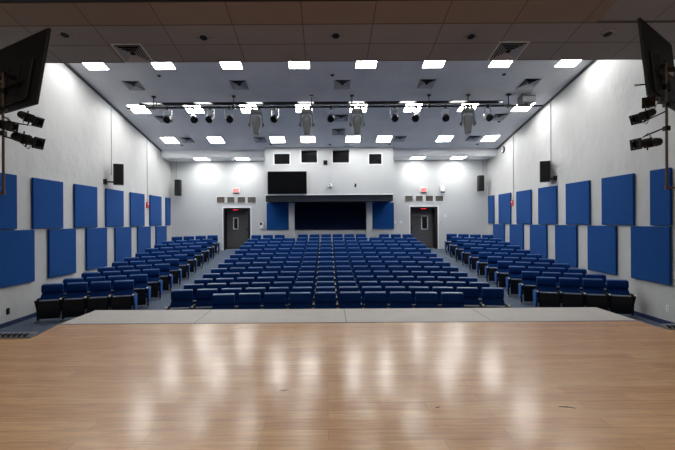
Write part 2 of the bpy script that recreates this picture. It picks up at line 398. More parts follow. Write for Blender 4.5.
# ------------------------------------------------------------------ side wall acoustic panels
def wall_panel(x, s, y0, y1, z0, z1, label, group):
    d = 0.07
    m = MB(); lo = (min(x+s*0.012,x+s*d),y0,z0); hi = (max(x+s*0.012,x+s*d),y1,z1)
    m.box(lo, hi, 0.012)
    t = thing('acoustic_panel', label, 'acoustic panel', (x,(y0+y1)/2,z0), group=group)
    o = m.build('fabric_face', M_panel, t); o.location = -Vector(t.location)
    bk = MB().box((min(x,x+s*0.014),y0+0.06,z0+0.06),(max(x,x+s*0.014),y1-0.06,z1-0.06)).build('mounting_board', M_blk, t); bk.location = -Vector(t.location)
up_z, lo_z = (CH-0.15, CH+1.255), (CH-1.59, CH-0.175)
for x, s, wn, u0, l0, near in ((XL,1,'wall with the black outlet',10.41,11.0,9.28),(XR,-1,'wall with the clock',10.29,10.93,9.18)):
    g1, g2 = 'upper acoustic panels on the '+wn, 'lower acoustic panels on the '+wn
    U = [(near, 9.87 if s == 1 else 9.76)] + [(u0+1.725*i, min(u0+1.725*i+1.19, YB-0.03)) for i in range(6)]
    Lw = [(l0-1.725+1.725*i, l0-1.725+1.725*i+1.18) for i in range(6)]
    U = [(a*0.991, c*0.991) for a, c in U]; Lw = [(a*0.991, c*0.991) for a, c in Lw]
    for i, (y0, y1) in enumerate(U):
        wall_panel(x, s, y0, y1, *up_z, 'blue fabric panel, %s from the stage in upper row, %s' % (ORD[i], wn), g1)
    for i, (y0, y1) in enumerate(Lw):
        wall_panel(x, s, y0, y1, *lo_z, 'blue fabric panel, %s from the stage in lower row, %s' % (ORD[i], wn), g2)

# ------------------------------------------------------------------ wall joints and conduits
def vert_strip(x, s, y, z0, z1, name, w=0.02, m=M_joint):
    o = MB().box((min(x,x+s*0.022),y-w,z0),(max(x,x+s*0.022),y+w,z1)).build(name, m)
    return struct(o)
def wall_at(px, py, side):
    u, v = ray(px, py); X = XL if side < 0 else XR
    Y = F*X/u
    return Vector((X, Y, CH+v*Y/F))
for k, (px, side) in enumerate(((111.4,-1),(147,-1),(551,1),(513.5,1))):
    p = wall_at(px, 160, side)
    z0 = (CH+1.8) if k in (0,2) else (CH+0.88)
    vert_strip(p.x, -side, p.y, z0, zc(p.y)-0.02, 'trim_conduit')
for px, pz in ((176.4,180),(483,177)):
    p = at(px, pz, YB-0.02)
    struct(MB().box((p.x-0.02,YB-0.025,p.z),(p.x+0.02,YB,SZ0)).build('trim_conduit', M_joint))

# ------------------------------------------------------------------ doors
for i, (a, c) in enumerate(DOORS):
    x0, x1, z1 = a.x, c.x, a.z; z0 = floor_z(YB)
    d = struct(MB().box((x0+0.07,YB+0.42,z0+0.03),(x1-0.14,YB+0.47,z1-0.09)).build('door_%d' % (i+1), M_door))
    j = MB()
    j.box((x0,YB+0.005,z0-0.05),(x0+0.06,YB+0.54,z1)); j.box((x1-0.13,YB+0.005,z0-0.05),(x1,YB+0.54,z1)); j.box((x0+0.06,YB+0.005,z1-0.08),(x1-0.13,YB+0.54,z1))
    j.box((x0,YB+0.50,z0-0.05),(x1,YB+0.54,z1))
    j.build('door_jamb', M_jamb, d)
    cas = MB(); t = 0.06
    cas.box((x0-t,YB-0.02,z0-0.02),(x0,YB,z1+t)); cas.box((x1,YB-0.02,z0-0.02),(x1+t,YB,z1+t)); cas.box((x0,YB-0.02,z1),(x1,YB,z1+t))
    cas.build('door_casing', M_trimw, d)
    wr = rect(*((233.2,217.5,238.6,229.5) if i == 0 else (421,215.5,428,229.5)), YB+0.42)
    fr = MB(); t = 0.05
    for lo, hi in (((wr[0],wr[2]),(wr[0]+t,wr[3])),((wr[1]-t,wr[2]),(wr[1],wr[3])),((wr[0],wr[2]),(wr[1],wr[2]+t)),((wr[0],wr[3]-t),(wr[1],wr[3]))):
        fr.box((lo[0],YB+0.395,lo[1]),(hi[0],YB+0.425,hi[1]))
    wf = fr.build('window_frame', M_louver, d)
    MB().box((wr[0]+t,YB+0.41,wr[2]+t),(wr[1]-t,YB+0.418,wr[3]-t)).build('pane', M_glassd, wf)
    hx = x1-0.22 if i == 0 else x0+0.16
    h = MB(); h.box((hx-0.03,YB+0.40,z0+1.0),(hx+0.03,YB+0.42,z0+1.16)); h.tube([(hx,YB+0.37,z0+1.08),(hx-0.1,YB+0.37,z0+1.08)],0.012); h.tube([(hx,YB+0.41,z0+1.08),(hx,YB+0.365,z0+1.08)],0.014)
    h.build('door_handle', M_blkmetal, d)
    MB().box((x0+0.08,YB+0.41,z0+0.04),(x1-0.15,YB+0.422,z0+0.09)).build('door_sweep', M_blk, d)
    # small red sign on the underside of the door head
    r = rect(*((233.2,208.2,237.8,210.2) if i == 0 else (421.2,206.8,426,209)), YB+0.1)
    t = thing('door_sign', 'small glowing red sign in the head of the door ' + ('below the wall screen side' if i == 0 else 'by the white emergency light'), 'sign', ((r[0]+r[1])/2,YB+0.1,r[2]), group='red signs in the door heads')
    h, w = r[3]-r[2], (r[1]-r[0])/2
    MB().box((-w,-0.02,0),(w,0.03,h-0.005),0.006).build('lit_face', M_redglow, t)
    MB().box((-w-0.01,0.03,-0.01),(w+0.01,0.05,h-0.004)).build('housing', M_blk, t)

# EXIT signs
def text_mesh(s, size, m):
    cu = bpy.data.curves.new('txt', 'FONT'); cu.body = s; cu.size = size; cu.align_x = 'CENTER'; cu.align_y = 'CENTER'; cu.extrude = 0.004
    cu.offset = 0.03
    o = bpy.data.objects.new('txt', cu); COL.objects.link(o)
    dg = bpy.context.evaluated_depsgraph_get()
    me = bpy.data.meshes.new_from_object(o.evaluated_get(dg)); bpy.data.objects.remove(o)
    me.materials.clear(); me.materials.append(m)
    return me
for i, rr in enumerate(((233,188.2,239.5,192.8),(420.8,187.6,427,192.2))):
    r = rect(*rr, YB-0.05)
    cx, w, h = (r[0]+r[1])/2, (r[1]-r[0])/2, r[3]-r[2]
    t = thing('exit_sign', 'lit white EXIT sign with red letters above the door ' + ('nearer the wall screen' if i == 0 else 'beside the white emergency light'), 'exit sign', (cx,YB,r[2]), group='exit signs above the doors')
    MB().box((-w,-0.06,0),(w,0,h),0.006).build('housing', M_white, t)
    MB().box((-w+0.015,-0.064,0.015),(w-0.015,-0.058,h-0.015)).build('lit_face', M_exitface, t)
    lm = text_mesh('EXIT', 1.0, M_exitred)
    lx = [v.co.x for v in lm.vertices]; ly = [v.co.y for v in lm.vertices]
    sx, sy = (2*w-0.05)/(max(lx)-min(lx)), (h*0.78)/(max(ly)-min(ly))
    lm.transform(Matrix.Diagonal((sx, sy, 1.0, 1)) @ Matrix.Translation((-(max(lx)+min(lx))/2, -(max(ly)+min(ly))/2, 0)))
    put('lettering', lm, t, M=Matrix.Translation((0,-0.066,h/2)) @ Matrix.Rotation(math.pi/2,4,'X'))
    MB().box((-w+0.01,-0.05,-0.035),(w-0.01,-0.005,0.0)).build('mounting_bracket', M_blk, t)

# transfer grilles above the doors
for gi, (y0, y1, xs, dn) in enumerate(((196.7,203,((216.5,225),(227,235),(237.2,245.6),(247.4,256.2)),'the door nearer wall screen'),
                                       (195.4,201.4,((404.7,413),(415.2,423),(425.2,433.2),(435,443.4)),'the door beside emergency light'))):
    for k, (a, c) in enumerate(xs):
        r = rect(a,y0,c,y1,YB); w, h = r[1]-r[0], r[3]-r[2]
        t = thing('wall_grille', 'taupe air grille, %s from left above %s' % (ORD[k], dn), 'air grille', (r[0],YB,r[2]), group='air grilles above the doors')
        MB().box((0.02,-0.008,0.02),(w-0.02,-0.002,h-0.02)).build('backing', M_grille, t)
        f = MB(); q = 0.014
        f.box((0,-0.03,0),(q,0,h)); f.box((w-q,-0.03,0),(w,0,h)); f.box((q,-0.03,0),(w-q,0,q)); f.box((q,-0.03,h-q),(w-q,0,h))
        f.build('frame', M_trimw, t)
        s = MB(); z = q+0.012
        while z < h-q-0.012:
            s.box((q,-0.022,z),(w-q,-0.009,z+0.012)); z += 0.03
        s.build('louvers', M_grille, t)

# ------------------------------------------------------------------ back wall fittings
def fitting(name, rr, Y, m, label, cat, d=0.03, extra=None, bev=0.006):
    r = rect(*rr, Y); w, h = r[1]-r[0], r[3]-r[2]
    t = thing(name, label, cat, ((r[0]+r[1])/2, Y, r[2]))
    MB().box((-w/2,-d,0),(w/2,0,h), bev).build('housing', m, t)
    if extra: extra(t, w, h, d)
    return t
def toggle(t, w, h, d): MB().box((-w*0.12,-d-0.012,h*0.4),(w*0.12,-d,h*0.62)).build('switch', M_blk, t)
fitting('light_switch', (219,223.6,220.2,226.4), YB, M_louver, 'small grey switch plate beside the door nearer the wall screen', 'switch', 0.02, toggle)
fitting('light_switch', (440.2,221,441.4,223.8), YB, M_louver, 'small dark switch plate beside the door with the emergency light', 'switch', 0.02, toggle)
fitting('wall_plate', (210.8,219,215.2,220.6), YB, M_back, 'faint white blank plate on back wall beside the first door', 'wall plate', 0.012, toggle and (lambda t,w,h,d: MB().box((-w*0.4,-d-0.003,h*0.3),(w*0.4,-d,h*0.6)).build('slot', M_joint, t)))
fitting('thermostat', (443.8,214.8,446.4,217.2), YB, M_white, 'small white thermostat on the wall right of the door', 'thermostat', 0.03, lambda t,w,h,d: MB().box((-w*0.3,-d-0.003,h*0.35),(w*0.3,-d,h*0.7)).build('display', M_joint, t))
fitting('outlet_plate', (399.8,220.8,402.2,223.2), YB, M_white, 'white outlet plate between the booth panels and the door', 'outlet', 0.015, lambda t,w,h,d: MB().box((-w*0.2,-d-0.003,h*0.3),(w*0.2,-d,h*0.7)).build('socket', M_joint, t))
fitting('wall_hook', (394.2,220.8,395.8,223.8), YB, M_white, 'small white bracket at the edge of the blue panel', 'bracket', 0.05, lambda t,w,h,d: MB().box((-w*0.5,-d-0.02,0),(w*0.2,-d,h*0.3)).build('hook', M_white, t))
def phone(t, w, h, d):
    MB().box((-w*0.42,-d-0.03,h*0.55),(w*0.1,-d,h*0.95),0.01).build('handset', M_blk, t)
    MB().lathe([(w*0.25,0),(w*0.22,0.04)],12,Matrix.Translation((w*0.15,-d,h*0.25)) @ Matrix.Rotation(math.pi/2,4,'X')).build('dial', M_white, t)
fitting('wall_phone', (259.8,222.2,263.8,228.6), YB, M_white, 'white wall telephone with dark handset left of the booth panels', 'telephone', 0.06, phone)
def emlight(t, w, h, d):
    for s in (-1, 1):
        MB().lathe([(0.03,0),(0.045,0.05)],10,Matrix.Translation((s*w*0.25,-d+0.02,-0.03)) @ Matrix.Rotation(math.radians(110),4,'X')).build('lamp_head', M_blk, t)
fitting('emergency_light', (439.8,186,444.2,191.4), YB, M_white, 'white emergency light unit on the back wall next to the exit sign', 'emergency light', 0.1, emlight)

# wall screen on the booth face
r = rect(267.6,171.5,306.8,193.8,BY-0.05); w, h = r[1]-r[0], r[3]-r[2]
t = thing('tv_screen', 'large black flat screen mounted on the face of the booth', 'tv', ((r[0]+r[1])/2, BY, r[2]))
MB().box((-w/2,-0.07,0),(w/2,-0.02,h),0.006).build('bezel', M_blkmetal, t)
MB().box((-w/2+0.015,-0.073,0.02),(w/2-0.015,-0.069,h-0.015)).build('screen', M_screen, t)
MB().box((-0.4,-0.025,0.3),(0.4,-0.002,h-0.3)).build('wall_mount', M_blk, t)
p0, p1 = at(309.6,175,BY), at(309.6,194,BY)
struct(MB().box((p0.x-0.012,BY-0.015,p1.z+0.02),(p0.x+0.012,BY,p0.z)).build('trim_cable', M_joint))
r = rect(323.4,160.4,327.4,165,BY)
t = thing('projector_port', 'small black square box between the two middle booth windows', 'port', ((r[0]+r[1])/2,BY,r[2]))
MB().box((-(r[1]-r[0])/2,-0.05,0),((r[1]-r[0])/2,0,r[3]-r[2]),0.006).build('housing', M_blk, t)
MB().lathe([(0.05,0),(0.04,0.02)],12,Matrix.Translation((0,-0.05,(r[3]-r[2])/2)) @ Matrix.Rotation(math.pi/2,4,'X')).build('lens', M_glassd, t)
p = at(330,187.6,BY)
t = thing('dome_camera', 'white round camera on a bracket below the black box on booth', 'camera', (p.x,BY,p.z))
MB().box((-0.09,-0.16,0.02),(0.09,0,0.05),0.008).build('bracket', M_white, t)
MB().lathe([(0.05,0.05),(0.08,0.07),(0.085,0.12),(0.06,0.17),(0.02,0.185)],14,Matrix.Translation((0,-0.11,0))).build('dome', M_white, t, True)
MB().lathe([(0.035,0),(0.03,0.03)],12,Matrix.Translation((0,-0.185,0.115)) @ Matrix.Rotation(math.pi/2,4,'X')).build('lens', M_blk, t)
pc = at(330,165,BY)
MB().tube([(0,-0.006,0.16),(0,-0.006,pc.z-p.z+0.1)],0.008,6).build('cable', M_joint, t)
r = rect(354.5,183.6,356.3,187.2,BY)
t = thing('booth_sensor', 'tiny dark sensor low on the booth face', 'sensor', ((r[0]+r[1])/2,BY,r[2]))
MB().box((-(r[1]-r[0])/2,-0.03,0),((r[1]-r[0])/2,0,r[3]-r[2]),0.004).build('housing', M_blk, t)
MB().box((-0.015,-0.034,0.05),(0.015,-0.03,0.09)).build('lens', M_glassd, t)

# ------------------------------------------------------------------ loudspeakers
def speaker(c, w, h, d, rz, label, wallpt, nrm):
    t = thing('wall_speaker', label, 'loudspeaker', c, (0,0,rz), 'black speakers on the walls')
    MB().box((-w/2,-d/2,0),(w/2,d/2,h),0.02).build('cabinet', M_blk, t)
    MB().box((-w/2+0.02,-d/2-0.012,0.02),(w/2-0.02,-d/2+0.005,h-0.02),0.008).build('grille', M_blkmetal, t)
    inv = Matrix.Rotation(-rz,4,'Z') @ Matrix.Translation(-Vector(c))
    a = inv @ Vector(wallpt); bq = Vector((0,d/2-0.02,h*0.12)) if abs(nrm[0]) < 0.5 else Vector((0,d*0.2,0.1))
    mb = MB(); mb.tube([bq, (a+bq)/2, a], 0.028, 8)
    br = mb.build('bracket', M_blkmetal, t)
    if abs(nrm[0]) > 0.5:
        MB().box((a.x-0.06,a.y-0.06,a.z-0.09),(a.x+0.06,a.y+0.06,a.z+0.09)).build('wall_bracket', M_blkmetal, t)
Ys = 14.0
for px0, py0, px1, py1, X, s, lab in ((110.6,163.6,120.6,184.4,XL,1,'black speaker on an arm from the wall with the black outlet'),
                                      (543,160.6,553.2,181.2,XR,-1,'black speaker on an arm from the wall with the clock')):
    a, c = at(px0,py0,Ys-0.2), at(px1,py1,Ys-0.2)
    cx = (a.x+c.x)/2
    speaker((cx,Ys,c.z), 0.34, a.z-c.z, 0.36, s*math.radians(28), lab, (X+s*0.03,Ys-0.27,c.z+0.1), (1,0,0))
for px0, py0, px1, py1, lab in ((175,179.6,180.4,195.6,'black speaker high on back wall in the corner by the black outlet wall'),(478.5,175.4,483.8,191,'black speaker high on back wall in the corner by the clock wall')):
    a, c = at(px0,py0,19.2), at(px1,py1,19.2)
    speaker(((a.x+c.x)/2,19.25,c.z), c.x-a.x, a.z-c.z, 0.28, 0, lab, ((a.x+c.x)/2,YB-0.005,c.z+0.1), (0,1,0))

# fire alarms, clock, outlets on the side walls
for px, py, side, lab in ((147,205.2,-1,'red fire alarm at the foot of a conduit, wall with the black outlet'),(512.8,203,1,'red fire alarm at the foot of a conduit, wall with the clock')):
    p = wall_at(px,py,side); s = -side
    t = thing('fire_alarm', lab, 'fire alarm', p, (0,0,s*math.pi/2), 'red fire alarms')
    MB().box((-0.09,-0.05,-0.13),(0.09,0,0.13),0.01).build('housing', M_red, t)
    MB().box((-0.04,-0.065,0.02),(0.04,-0.05,0.09),0.004).build('strobe', M_white, t)
p = wall_at(503.2,149.6,1)
t = thing('wall_clock', 'round white wall clock with dark rim close under the ceiling', 'clock', p, (0,0,-math.pi/2))
RX = Matrix.Rotation(math.pi/2,4,'X')
MB().lathe([(0.17,0),(0.175,0.04),(0.15,0.06),(0.15,0.045)],24,RX).build('rim', M_blk, t, True)
MB().lathe([(0.15,0.03),(0.15,0.05)],24,RX).build('dial', M_white, t)
MB().box((-0.006,-0.056,0),(0.006,-0.05,0.10)).build('minute_hand', M_blk, t)
MB().box((0,-0.056,-0.006),(0.07,-0.05,0.006)).build('hour_hand', M_blk, t)
for px, py, side, m, lab in ((7.8,311.3,-1,M_blk,'black electrical outlet low on the wall near the stage'),(668,308.5,1,M_white,'pale electrical outlet low on the wall near the stage')):
    p = wall_at(px,py,side)
    t = thing('wall_outlet', lab, 'outlet', p, (0,0,-side*math.pi/2))
    MB().box((-0.045,-0.012,-0.08),(0.045,0,0.08),0.004).build('cover_plate', m, t)
    for k in (-1, 1): MB().box((-0.02,-0.016,k*0.035-0.02),(0.02,-0.012,k*0.035+0.02)).build('socket', M_louver if m is M_white else M_blkmetal, t)

# ------------------------------------------------------------------ ceiling fixtures
def ceil_thing(name, p, label, cat, group, a=A_UP):
    return thing(name, label, cat, p, (CEIL_ROT,0,0), group)
ROW1 = [93.2,161.5,230.3,298.8,366.6,434.8,502.5,570.5]
ROW2 = [139.2,194,249,304,358.5,413,468,522.8]
ROW3 = [170,216,277.5,308,353,384,444.5,490]
def light_proto():
    t = thing('ceiling_light', 'x', 'ceiling light', (0,0,0), (CEIL_ROT,0,0), 'square ceiling lights')
    f = MB(); s, e = 0.335, 0.02
    for lo, hi in (((-s,-s),(s,-s+e)),((-s,s-e),(s,s)),((-s,-s+e),(-s+e,s-e)),((s-e,-s+e),(s,s-e))): f.box((lo[0],lo[1],-0.018),(hi[0],hi[1],0.0))
    f.build('frame', M_white, t)
    MB().box((-s+e,-s+e,-0.012),(s-e,s-e,-0.004)).build('diffuser', M_lamp, t)
    return t
LP = light_proto(); first = True
def place_light(p, label, flat=False):
    global first
    o = LP if first else copy_tree(LP)
    first = False
    o.location = p; o.rotation_euler = (0 if flat else CEIL_ROT,0,0); o['label'] = label
ROWN = ('row nearest the stage','row behind the lighting pipe','row closest to the booth')
for ri, (row, yr) in enumerate(((ROW1,None),(ROW2,None),(ROW3,None))):
    Yr = (11.74, 14.52, 17.3)[ri]
    for k, px in enumerate(row):
        py = VY - (zc(Yr)-CH)*F/Yr
        for _ in range(3):                       # solve for the pixel row that lands on this distance with the roll
            q = on_up(px, py); py += (zc(Yr)-q.z)*0 + (q.y-Yr)*(-6)
        q = on_up(px, py)
        u, v = ray(px, py)
        place_light((u*Yr/F, Yr, zc(Yr)), 'lit square ceiling panel, %s from left in the %s' % (ORD[k], ROWN[ri]))
for k, px in enumerate((201.8,242.5,417.5,458.3)):
    place_light(((px-VX)*18.86/F+0.02, 18.86, SZ0), 'lit panel in the soffit over the back wall, %s from left' % ORD[k], True)

def vent_proto(s=0.31):
    t = thing('ceiling_vent', 'x', 'air vent', (0,0,0), (CEIL_ROT,0,0), 'square ceiling vents')
    f = MB(); e = 0.035
    for lo, hi in (((-s,-s),(s,-s+e)),((-s,s-e),(s,s)),((-s,-s+e),(-s+e,s-e)),((s-e,-s+e),(s,s-e))): f.box((lo[0],lo[1],-0.014),(hi[0],hi[1],0.0))
    f.build('frame', M_trimw, t)
    MB().box((-s+e,-s+e,-0.004),(s-e,s-e,-0.001)).build('duct_opening', M_blk, t)
    v = MB(); r = s-e-0.01
    while r > 0.05:                              # four-way pyramidal louvers
        q = r-0.046
        c = [(-r,-r),(r,-r),(r,r),(-r,r)]; d = [(-q,-q),(q,-q),(q,q),(-q,q)]
        for k in range(4):
            a0, a1, b0, b1 = c[k], c[(k+1)%4], d[k], d[(k+1)%4]
            v.poly([(*a0,-0.034),(*a1,-0.034),(*b1,-0.006),(*b0,-0.006)])
        r -= 0.055
    v.build('louvers', M_louver, t)
    return t
VPt = vent_proto(); vfirst = True
def place_vent(p, label):
    global vfirst
    o = VPt if vfirst else copy_tree(VPt)
    vfirst = False
    o.location = p; o['label'] = label
for ri, (Yv, xs, nm) in enumerate(((12.95,(134,239.3,342.3,426.5,529.5),'ceiling row in front of the lighting pipe'),
                                   (15.3,(164,341,499),'ceiling row just behind the lighting pipe'),
                                   (17.3,(187.5,260,399.8,473),'ceiling row between the last lights'),
                                   )):
    for k, px in enumerate(xs):
        py = VY-(zc(Yv)-CH)*F/Yv; u, v = ray(px, py)
        place_vent((u*Yv/F, Yv, zc(Yv)), 'square louvered air vent, %s from left, %s' % (ORD[k], nm))
Yv = 16.55; u, v = ray(338.5, 133.5); place_vent((u*Yv/F,Yv,zc(Yv)), 'square louvered air vent in the ceiling ahead of the booth windows')
for px, lab in ((133,'louvered air vent in the low grey ceiling on the side with the black outlet'),(508,'louvered air vent in the low grey ceiling on the side with the clock')):
    Yv = 7.98; u, v = ray(px, 53.5); place_vent((u*Yv/F,Yv,zc(Yv,A_LOW)), lab)

def downlight_proto():
    t = thing('recessed_downlight', 'x', 'downlight', (0,0,0), (CEIL_ROT,0,0), 'round downlights in the low ceiling')
    MB().lathe([(0.15,-0.012),(0.155,-0.001)],24).build('trim_ring', M_low, t)
    MB().lathe([(0.075,-0.016),(0.078,-0.004)],20).build('aperture', M_blk, t)
    return t
DP = downlight_proto()
for k, (px, py) in enumerate(((64.8,34.6),(203.6,37.3),(335.8,35.4),(471,36.2),(607.5,33.8))):
    o = DP if k == 0 else copy_tree(DP)
    o.location = on_up(px, py, A_LOW); o['label'] = 'round unlit downlight in the low grey ceiling, %s from left' % ORD[k]
def sprink_proto():
    t = thing('ceiling_sensor', 'x', 'ceiling sensor', (0,0,0), (CEIL_ROT,0,0), 'small round ceiling sensors')
    MB().lathe([(0.06,-0.012),(0.09,-0.001)],16).build('trim_ring', M_louver, t)
    MB().lathe([(0.03,-0.04),(0.055,-0.012)],12).build('sensor_eye', M_blk, t)
    return t
SP = sprink_proto()
for k, (px, py, lab) in enumerate(((159,75.6,'small round sensor behind the second light of the front row'),(332.3,74.9,'small dark ceiling sensor between the fourth and fifth front lights'),
                              (504,74.2,'small round sensor behind the seventh light of the front row'),(182,145,'tiny dark ceiling sensor by the first light near the booth row'),
                              (271,144,'tiny dark ceiling sensor by the third light of the last row'),(330,144.4,'tiny dark ceiling sensor over the middle of the booth'),
                              (389.3,144,'tiny dark ceiling sensor over the last booth window'),(477.3,144,'tiny dark ceiling sensor by the light nearest the clock'),
                              (499,121.4,'tiny dark ceiling sensor behind the vent near the clock wall'))):
    o = SP if k == 0 else copy_tree(SP)
    o.location = on_up(px, py); o['label'] = lab

# ------------------------------------------------------------------ lighting pipe with its lamps
PY = 13.62
pz = at(335,107,PY).z
pa, pb = at(127.2,108.3,PY), at(543,106,PY)
t = thing('lighting_pipe', 'long grey lighting pipe hung across the hall under the ceiling', 'lighting pipe', (0,PY,pz))
MB().tube([(pa.x,0,0),(pb.x,0,0)],0.03,10).build('pipe', M_blkmetal, t)
def hang(px):
    u, v = ray(px,107); x = u*PY/F
    m = MB(); m.tube([(x,0,0.0),(x,0,zc(PY)-pz-0.01)],0.018,8); m.box((x-0.05,-0.05,-0.05),(x+0.05,0.05,0.06)); m.box((x-0.06,-0.06,zc(PY)-pz-0.06),(x+0.06,0.06,zc(PY)-pz-0.012))
    m.build('hanger', M_blkmetal, t)
for px in (153.8,233.7,311.5,352,429,468,508.6): hang(px)
ca = MB(); pts = []
for k in range(60):
    x = pa.x + 0.5 + (pb.x-pa.x-1.6)*k/59
    pts.append((x, -0.03+0.01*math.sin(k*1.7), 0.035+0.018*math.sin(k*2.3)))
ca.tube(pts, 0.012, 5).build('cable', M_blk, t)
BYY = 13.72; bzz = at(320,103,BYY).z
ba, bb = at(139,103.2,BYY), at(503,102.6,BYY)
o = MB().box((ba.x,BYY,bzz-0.055),(bb.x,BYY+0.03,bzz+0.055)).build('cable_raceway', M_gloss)
tag(o, 'long glossy black raceway running just above the lighting pipe', 'raceway')
for k, px in enumerate((167.7,193.6,210.4,229,275,330.8,394.2,416,445.5,487.6)):
    u, v = ray(px,107); x = u*PY/F
    yaw = (0.1,0.5,-0.25,0.45,-0.35,-0.1,0.1,-0.5,-0.2,0.45)[k]
    t = thing('stage_can_light', 'small silver can lamp hanging from the lighting pipe, %s from left' % ORD[k], 'stage light', (x,PY,pz), (0,0,yaw), 'small can lamps on the lighting pipe')
    MB().box((-0.035,-0.045,-0.07),(0.035,0.045,0.05),0.008).build('clamp', M_blkmetal, t)
    y = MB()
    for s in (-1, 1): y.box((s*0.14-0.008,-0.02,-0.38),(s*0.14+0.008,0.02,-0.07))
    y.box((-0.148,-0.02,-0.085),(0.148,0.02,-0.068))
    y.build('yoke', M_silver, t)
    R = Matrix.Translation((0,0,-0.38)) @ Matrix.Rotation(math.radians(-52),4,'X') @ Matrix.Rotation(math.pi,4,'X')
    MB().lathe([(0.06,-0.17),(0.09,-0.14),(0.115,-0.03),(0.125,0.05)],16,R).build('can', M_silver, t, True)
    MB().lathe([(0.128,0.05),(0.132,0.14),(0.12,0.14),(0.11,0.09)],16,R).build('barrel', M_blkmetal, t, True)
for k, px in enumerate((256.2,306.7,357,467.8)):
    u, v = ray(px,107); x = u*PY/F
    t = thing('moving_head_light', 'large grey moving head lamp hanging under the lighting pipe, %s from left' % ORD[k], 'stage light', (x,PY,pz), (0,0,(0.1,-0.05,0.05,-0.15)[k]), 'moving head lamps on the lighting pipe')
    cl = MB()
    for s in (-1, 1): cl.box((s*0.12-0.03,-0.04,-0.09),(s*0.12+0.03,0.04,0.05),0.008)
    cl.build('clamp', M_blkmetal, t)
    MB().box((-0.2,-0.15,-0.24),(0.2,0.15,-0.09),0.03).build('base', M_headgrey, t)
    for s in (-1, 1):
        MB().slab([(s*0.17,-0.08,-0.24),(s*0.17,0.08,-0.24),(s*0.2,0.09,-0.62),(s*0.2,0.06,-0.7),(s*0.2,-0.06,-0.7),(s*0.2,-0.09,-0.62)], (s*0.05,0,0)).build('yoke_arm', M_headgrey, t)
        MB().lathe([(0.05,0),(0.05,0.05)],12,Matrix.Translation((s*0.225,0,-0.62)) @ Matrix.Rotation(s*math.pi/2,4,'Y')).build('pivot_knob', M_blk, t)
    h = MB().lathe([(0.105,-0.98),(0.12,-0.95),(0.135,-0.75),(0.165,-0.6),(0.16,-0.4),(0.11,-0.32)],16).build('lamp_head', M_headgrey, t, True)
    MB().lathe([(0.09,-0.995),(0.1,-0.975)],16).build('lens', M_glassd, h)
r = rect(519.6,96.2,533.2,103.6,PY); w, h = r[1]-r[0], r[3]-r[2]
t = thing('dimmer_box', 'silver grey metal box with short prongs on the end of the lighting pipe', 'dimmer box', ((r[0]+r[1])/2,PY,r[2]))
MB().box((-w/2,-0.18,0),(w/2,0.18,h),0.02).build('housing', M_headgrey, t)
MB().box((-w/2+0.02,-0.19,0.02),(w/2-0.02,-0.178,h-0.06)).build('front_plate', M_silver, t)
for x in (-0.15,-0.01,0.06,0.14): MB().tube([(x,0,h),(x,0,zc(PY)-r[2]-0.02)],0.014,6).build('hanger', M_blkmetal, t)
br = MB(); zb = pz-r[2]
br.box((-0.03,-0.03,min(0,zb)-0.005),(0.03,0.03,0.01)); br.build('clamp', M_blkmetal, t)

# ------------------------------------------------------------------ hanging displays with pipe masts and spotlights near the stage
def basis(a, up):
    """Matrix with local x = a, local z = up."""
    x = Vector(a).normalized(); z = Vector(up); z = (z - x*z.dot(x)).normalized(); y = z.cross(x)
    return Matrix((x, y, z)).transposed().to_4x4()
def display(corner, axis, n1, L, W, tilt, label):
    a = Vector(axis).normalized(); n = Vector(n1).normalized()
    up = Vector((n.x*math.sin(tilt), n.y*math.sin(tilt), math.cos(tilt)))
    M = Matrix.Translation(corner) @ basis(a, up)
    t = thing('hanging_display', label, 'tv', (0,0,0), group='hanging displays beside the stage')
    t.matrix_world = M
    out = 1 if (M.to_3x3() @ Vector((0,1,0))).dot(n) > 0 else -1      # local +y or -y looks at the audience
    o = out
    def yb(a0, a1): return (min(o*a0,o*a1), max(o*a0,o*a1))
    y = yb(0.0,0.035); MB().box((0,y[0],0),(W,y[1],L),0.008).build('panel', M_blkmetal, t)
    y = yb(0.035,0.038); MB().box((0.015,y[0],0.015),(W-0.015,y[1],L-0.015)).build('screen', M_screen, t)
    y = yb(-0.03,0.0); MB().box((W*0.14,y[0],L*0.08),(W*0.86,y[1],L*0.62),0.01).build('rear_housing', M_blk, t)
    y = yb(-0.05,-0.03)
    for xx in (0.30,0.52): MB().box((W*xx,y[0],L*0.16),(W*xx+0.035,y[1],L*0.6)).build('mount_rail', M_blkmetal, t)
    y = yb(-0.07,-0.05); MB().box((W*0.22,y[0],L*0.30),(W*0.6,y[1],L*0.36)).build('mount_crossbar', M_blkmetal, t)
    for k in range(4):
        y = yb(-0.045,-0.03); MB().box((W*0.62+k*0.045,y[0],L*0.44),(W*0.62+k*0.045+0.026,y[1],L*0.49)).build('port_cover', M_louver, t)
    return t, M, o
def direction(d):
    return Vector(d).to_track_quat('Z', 'Y')
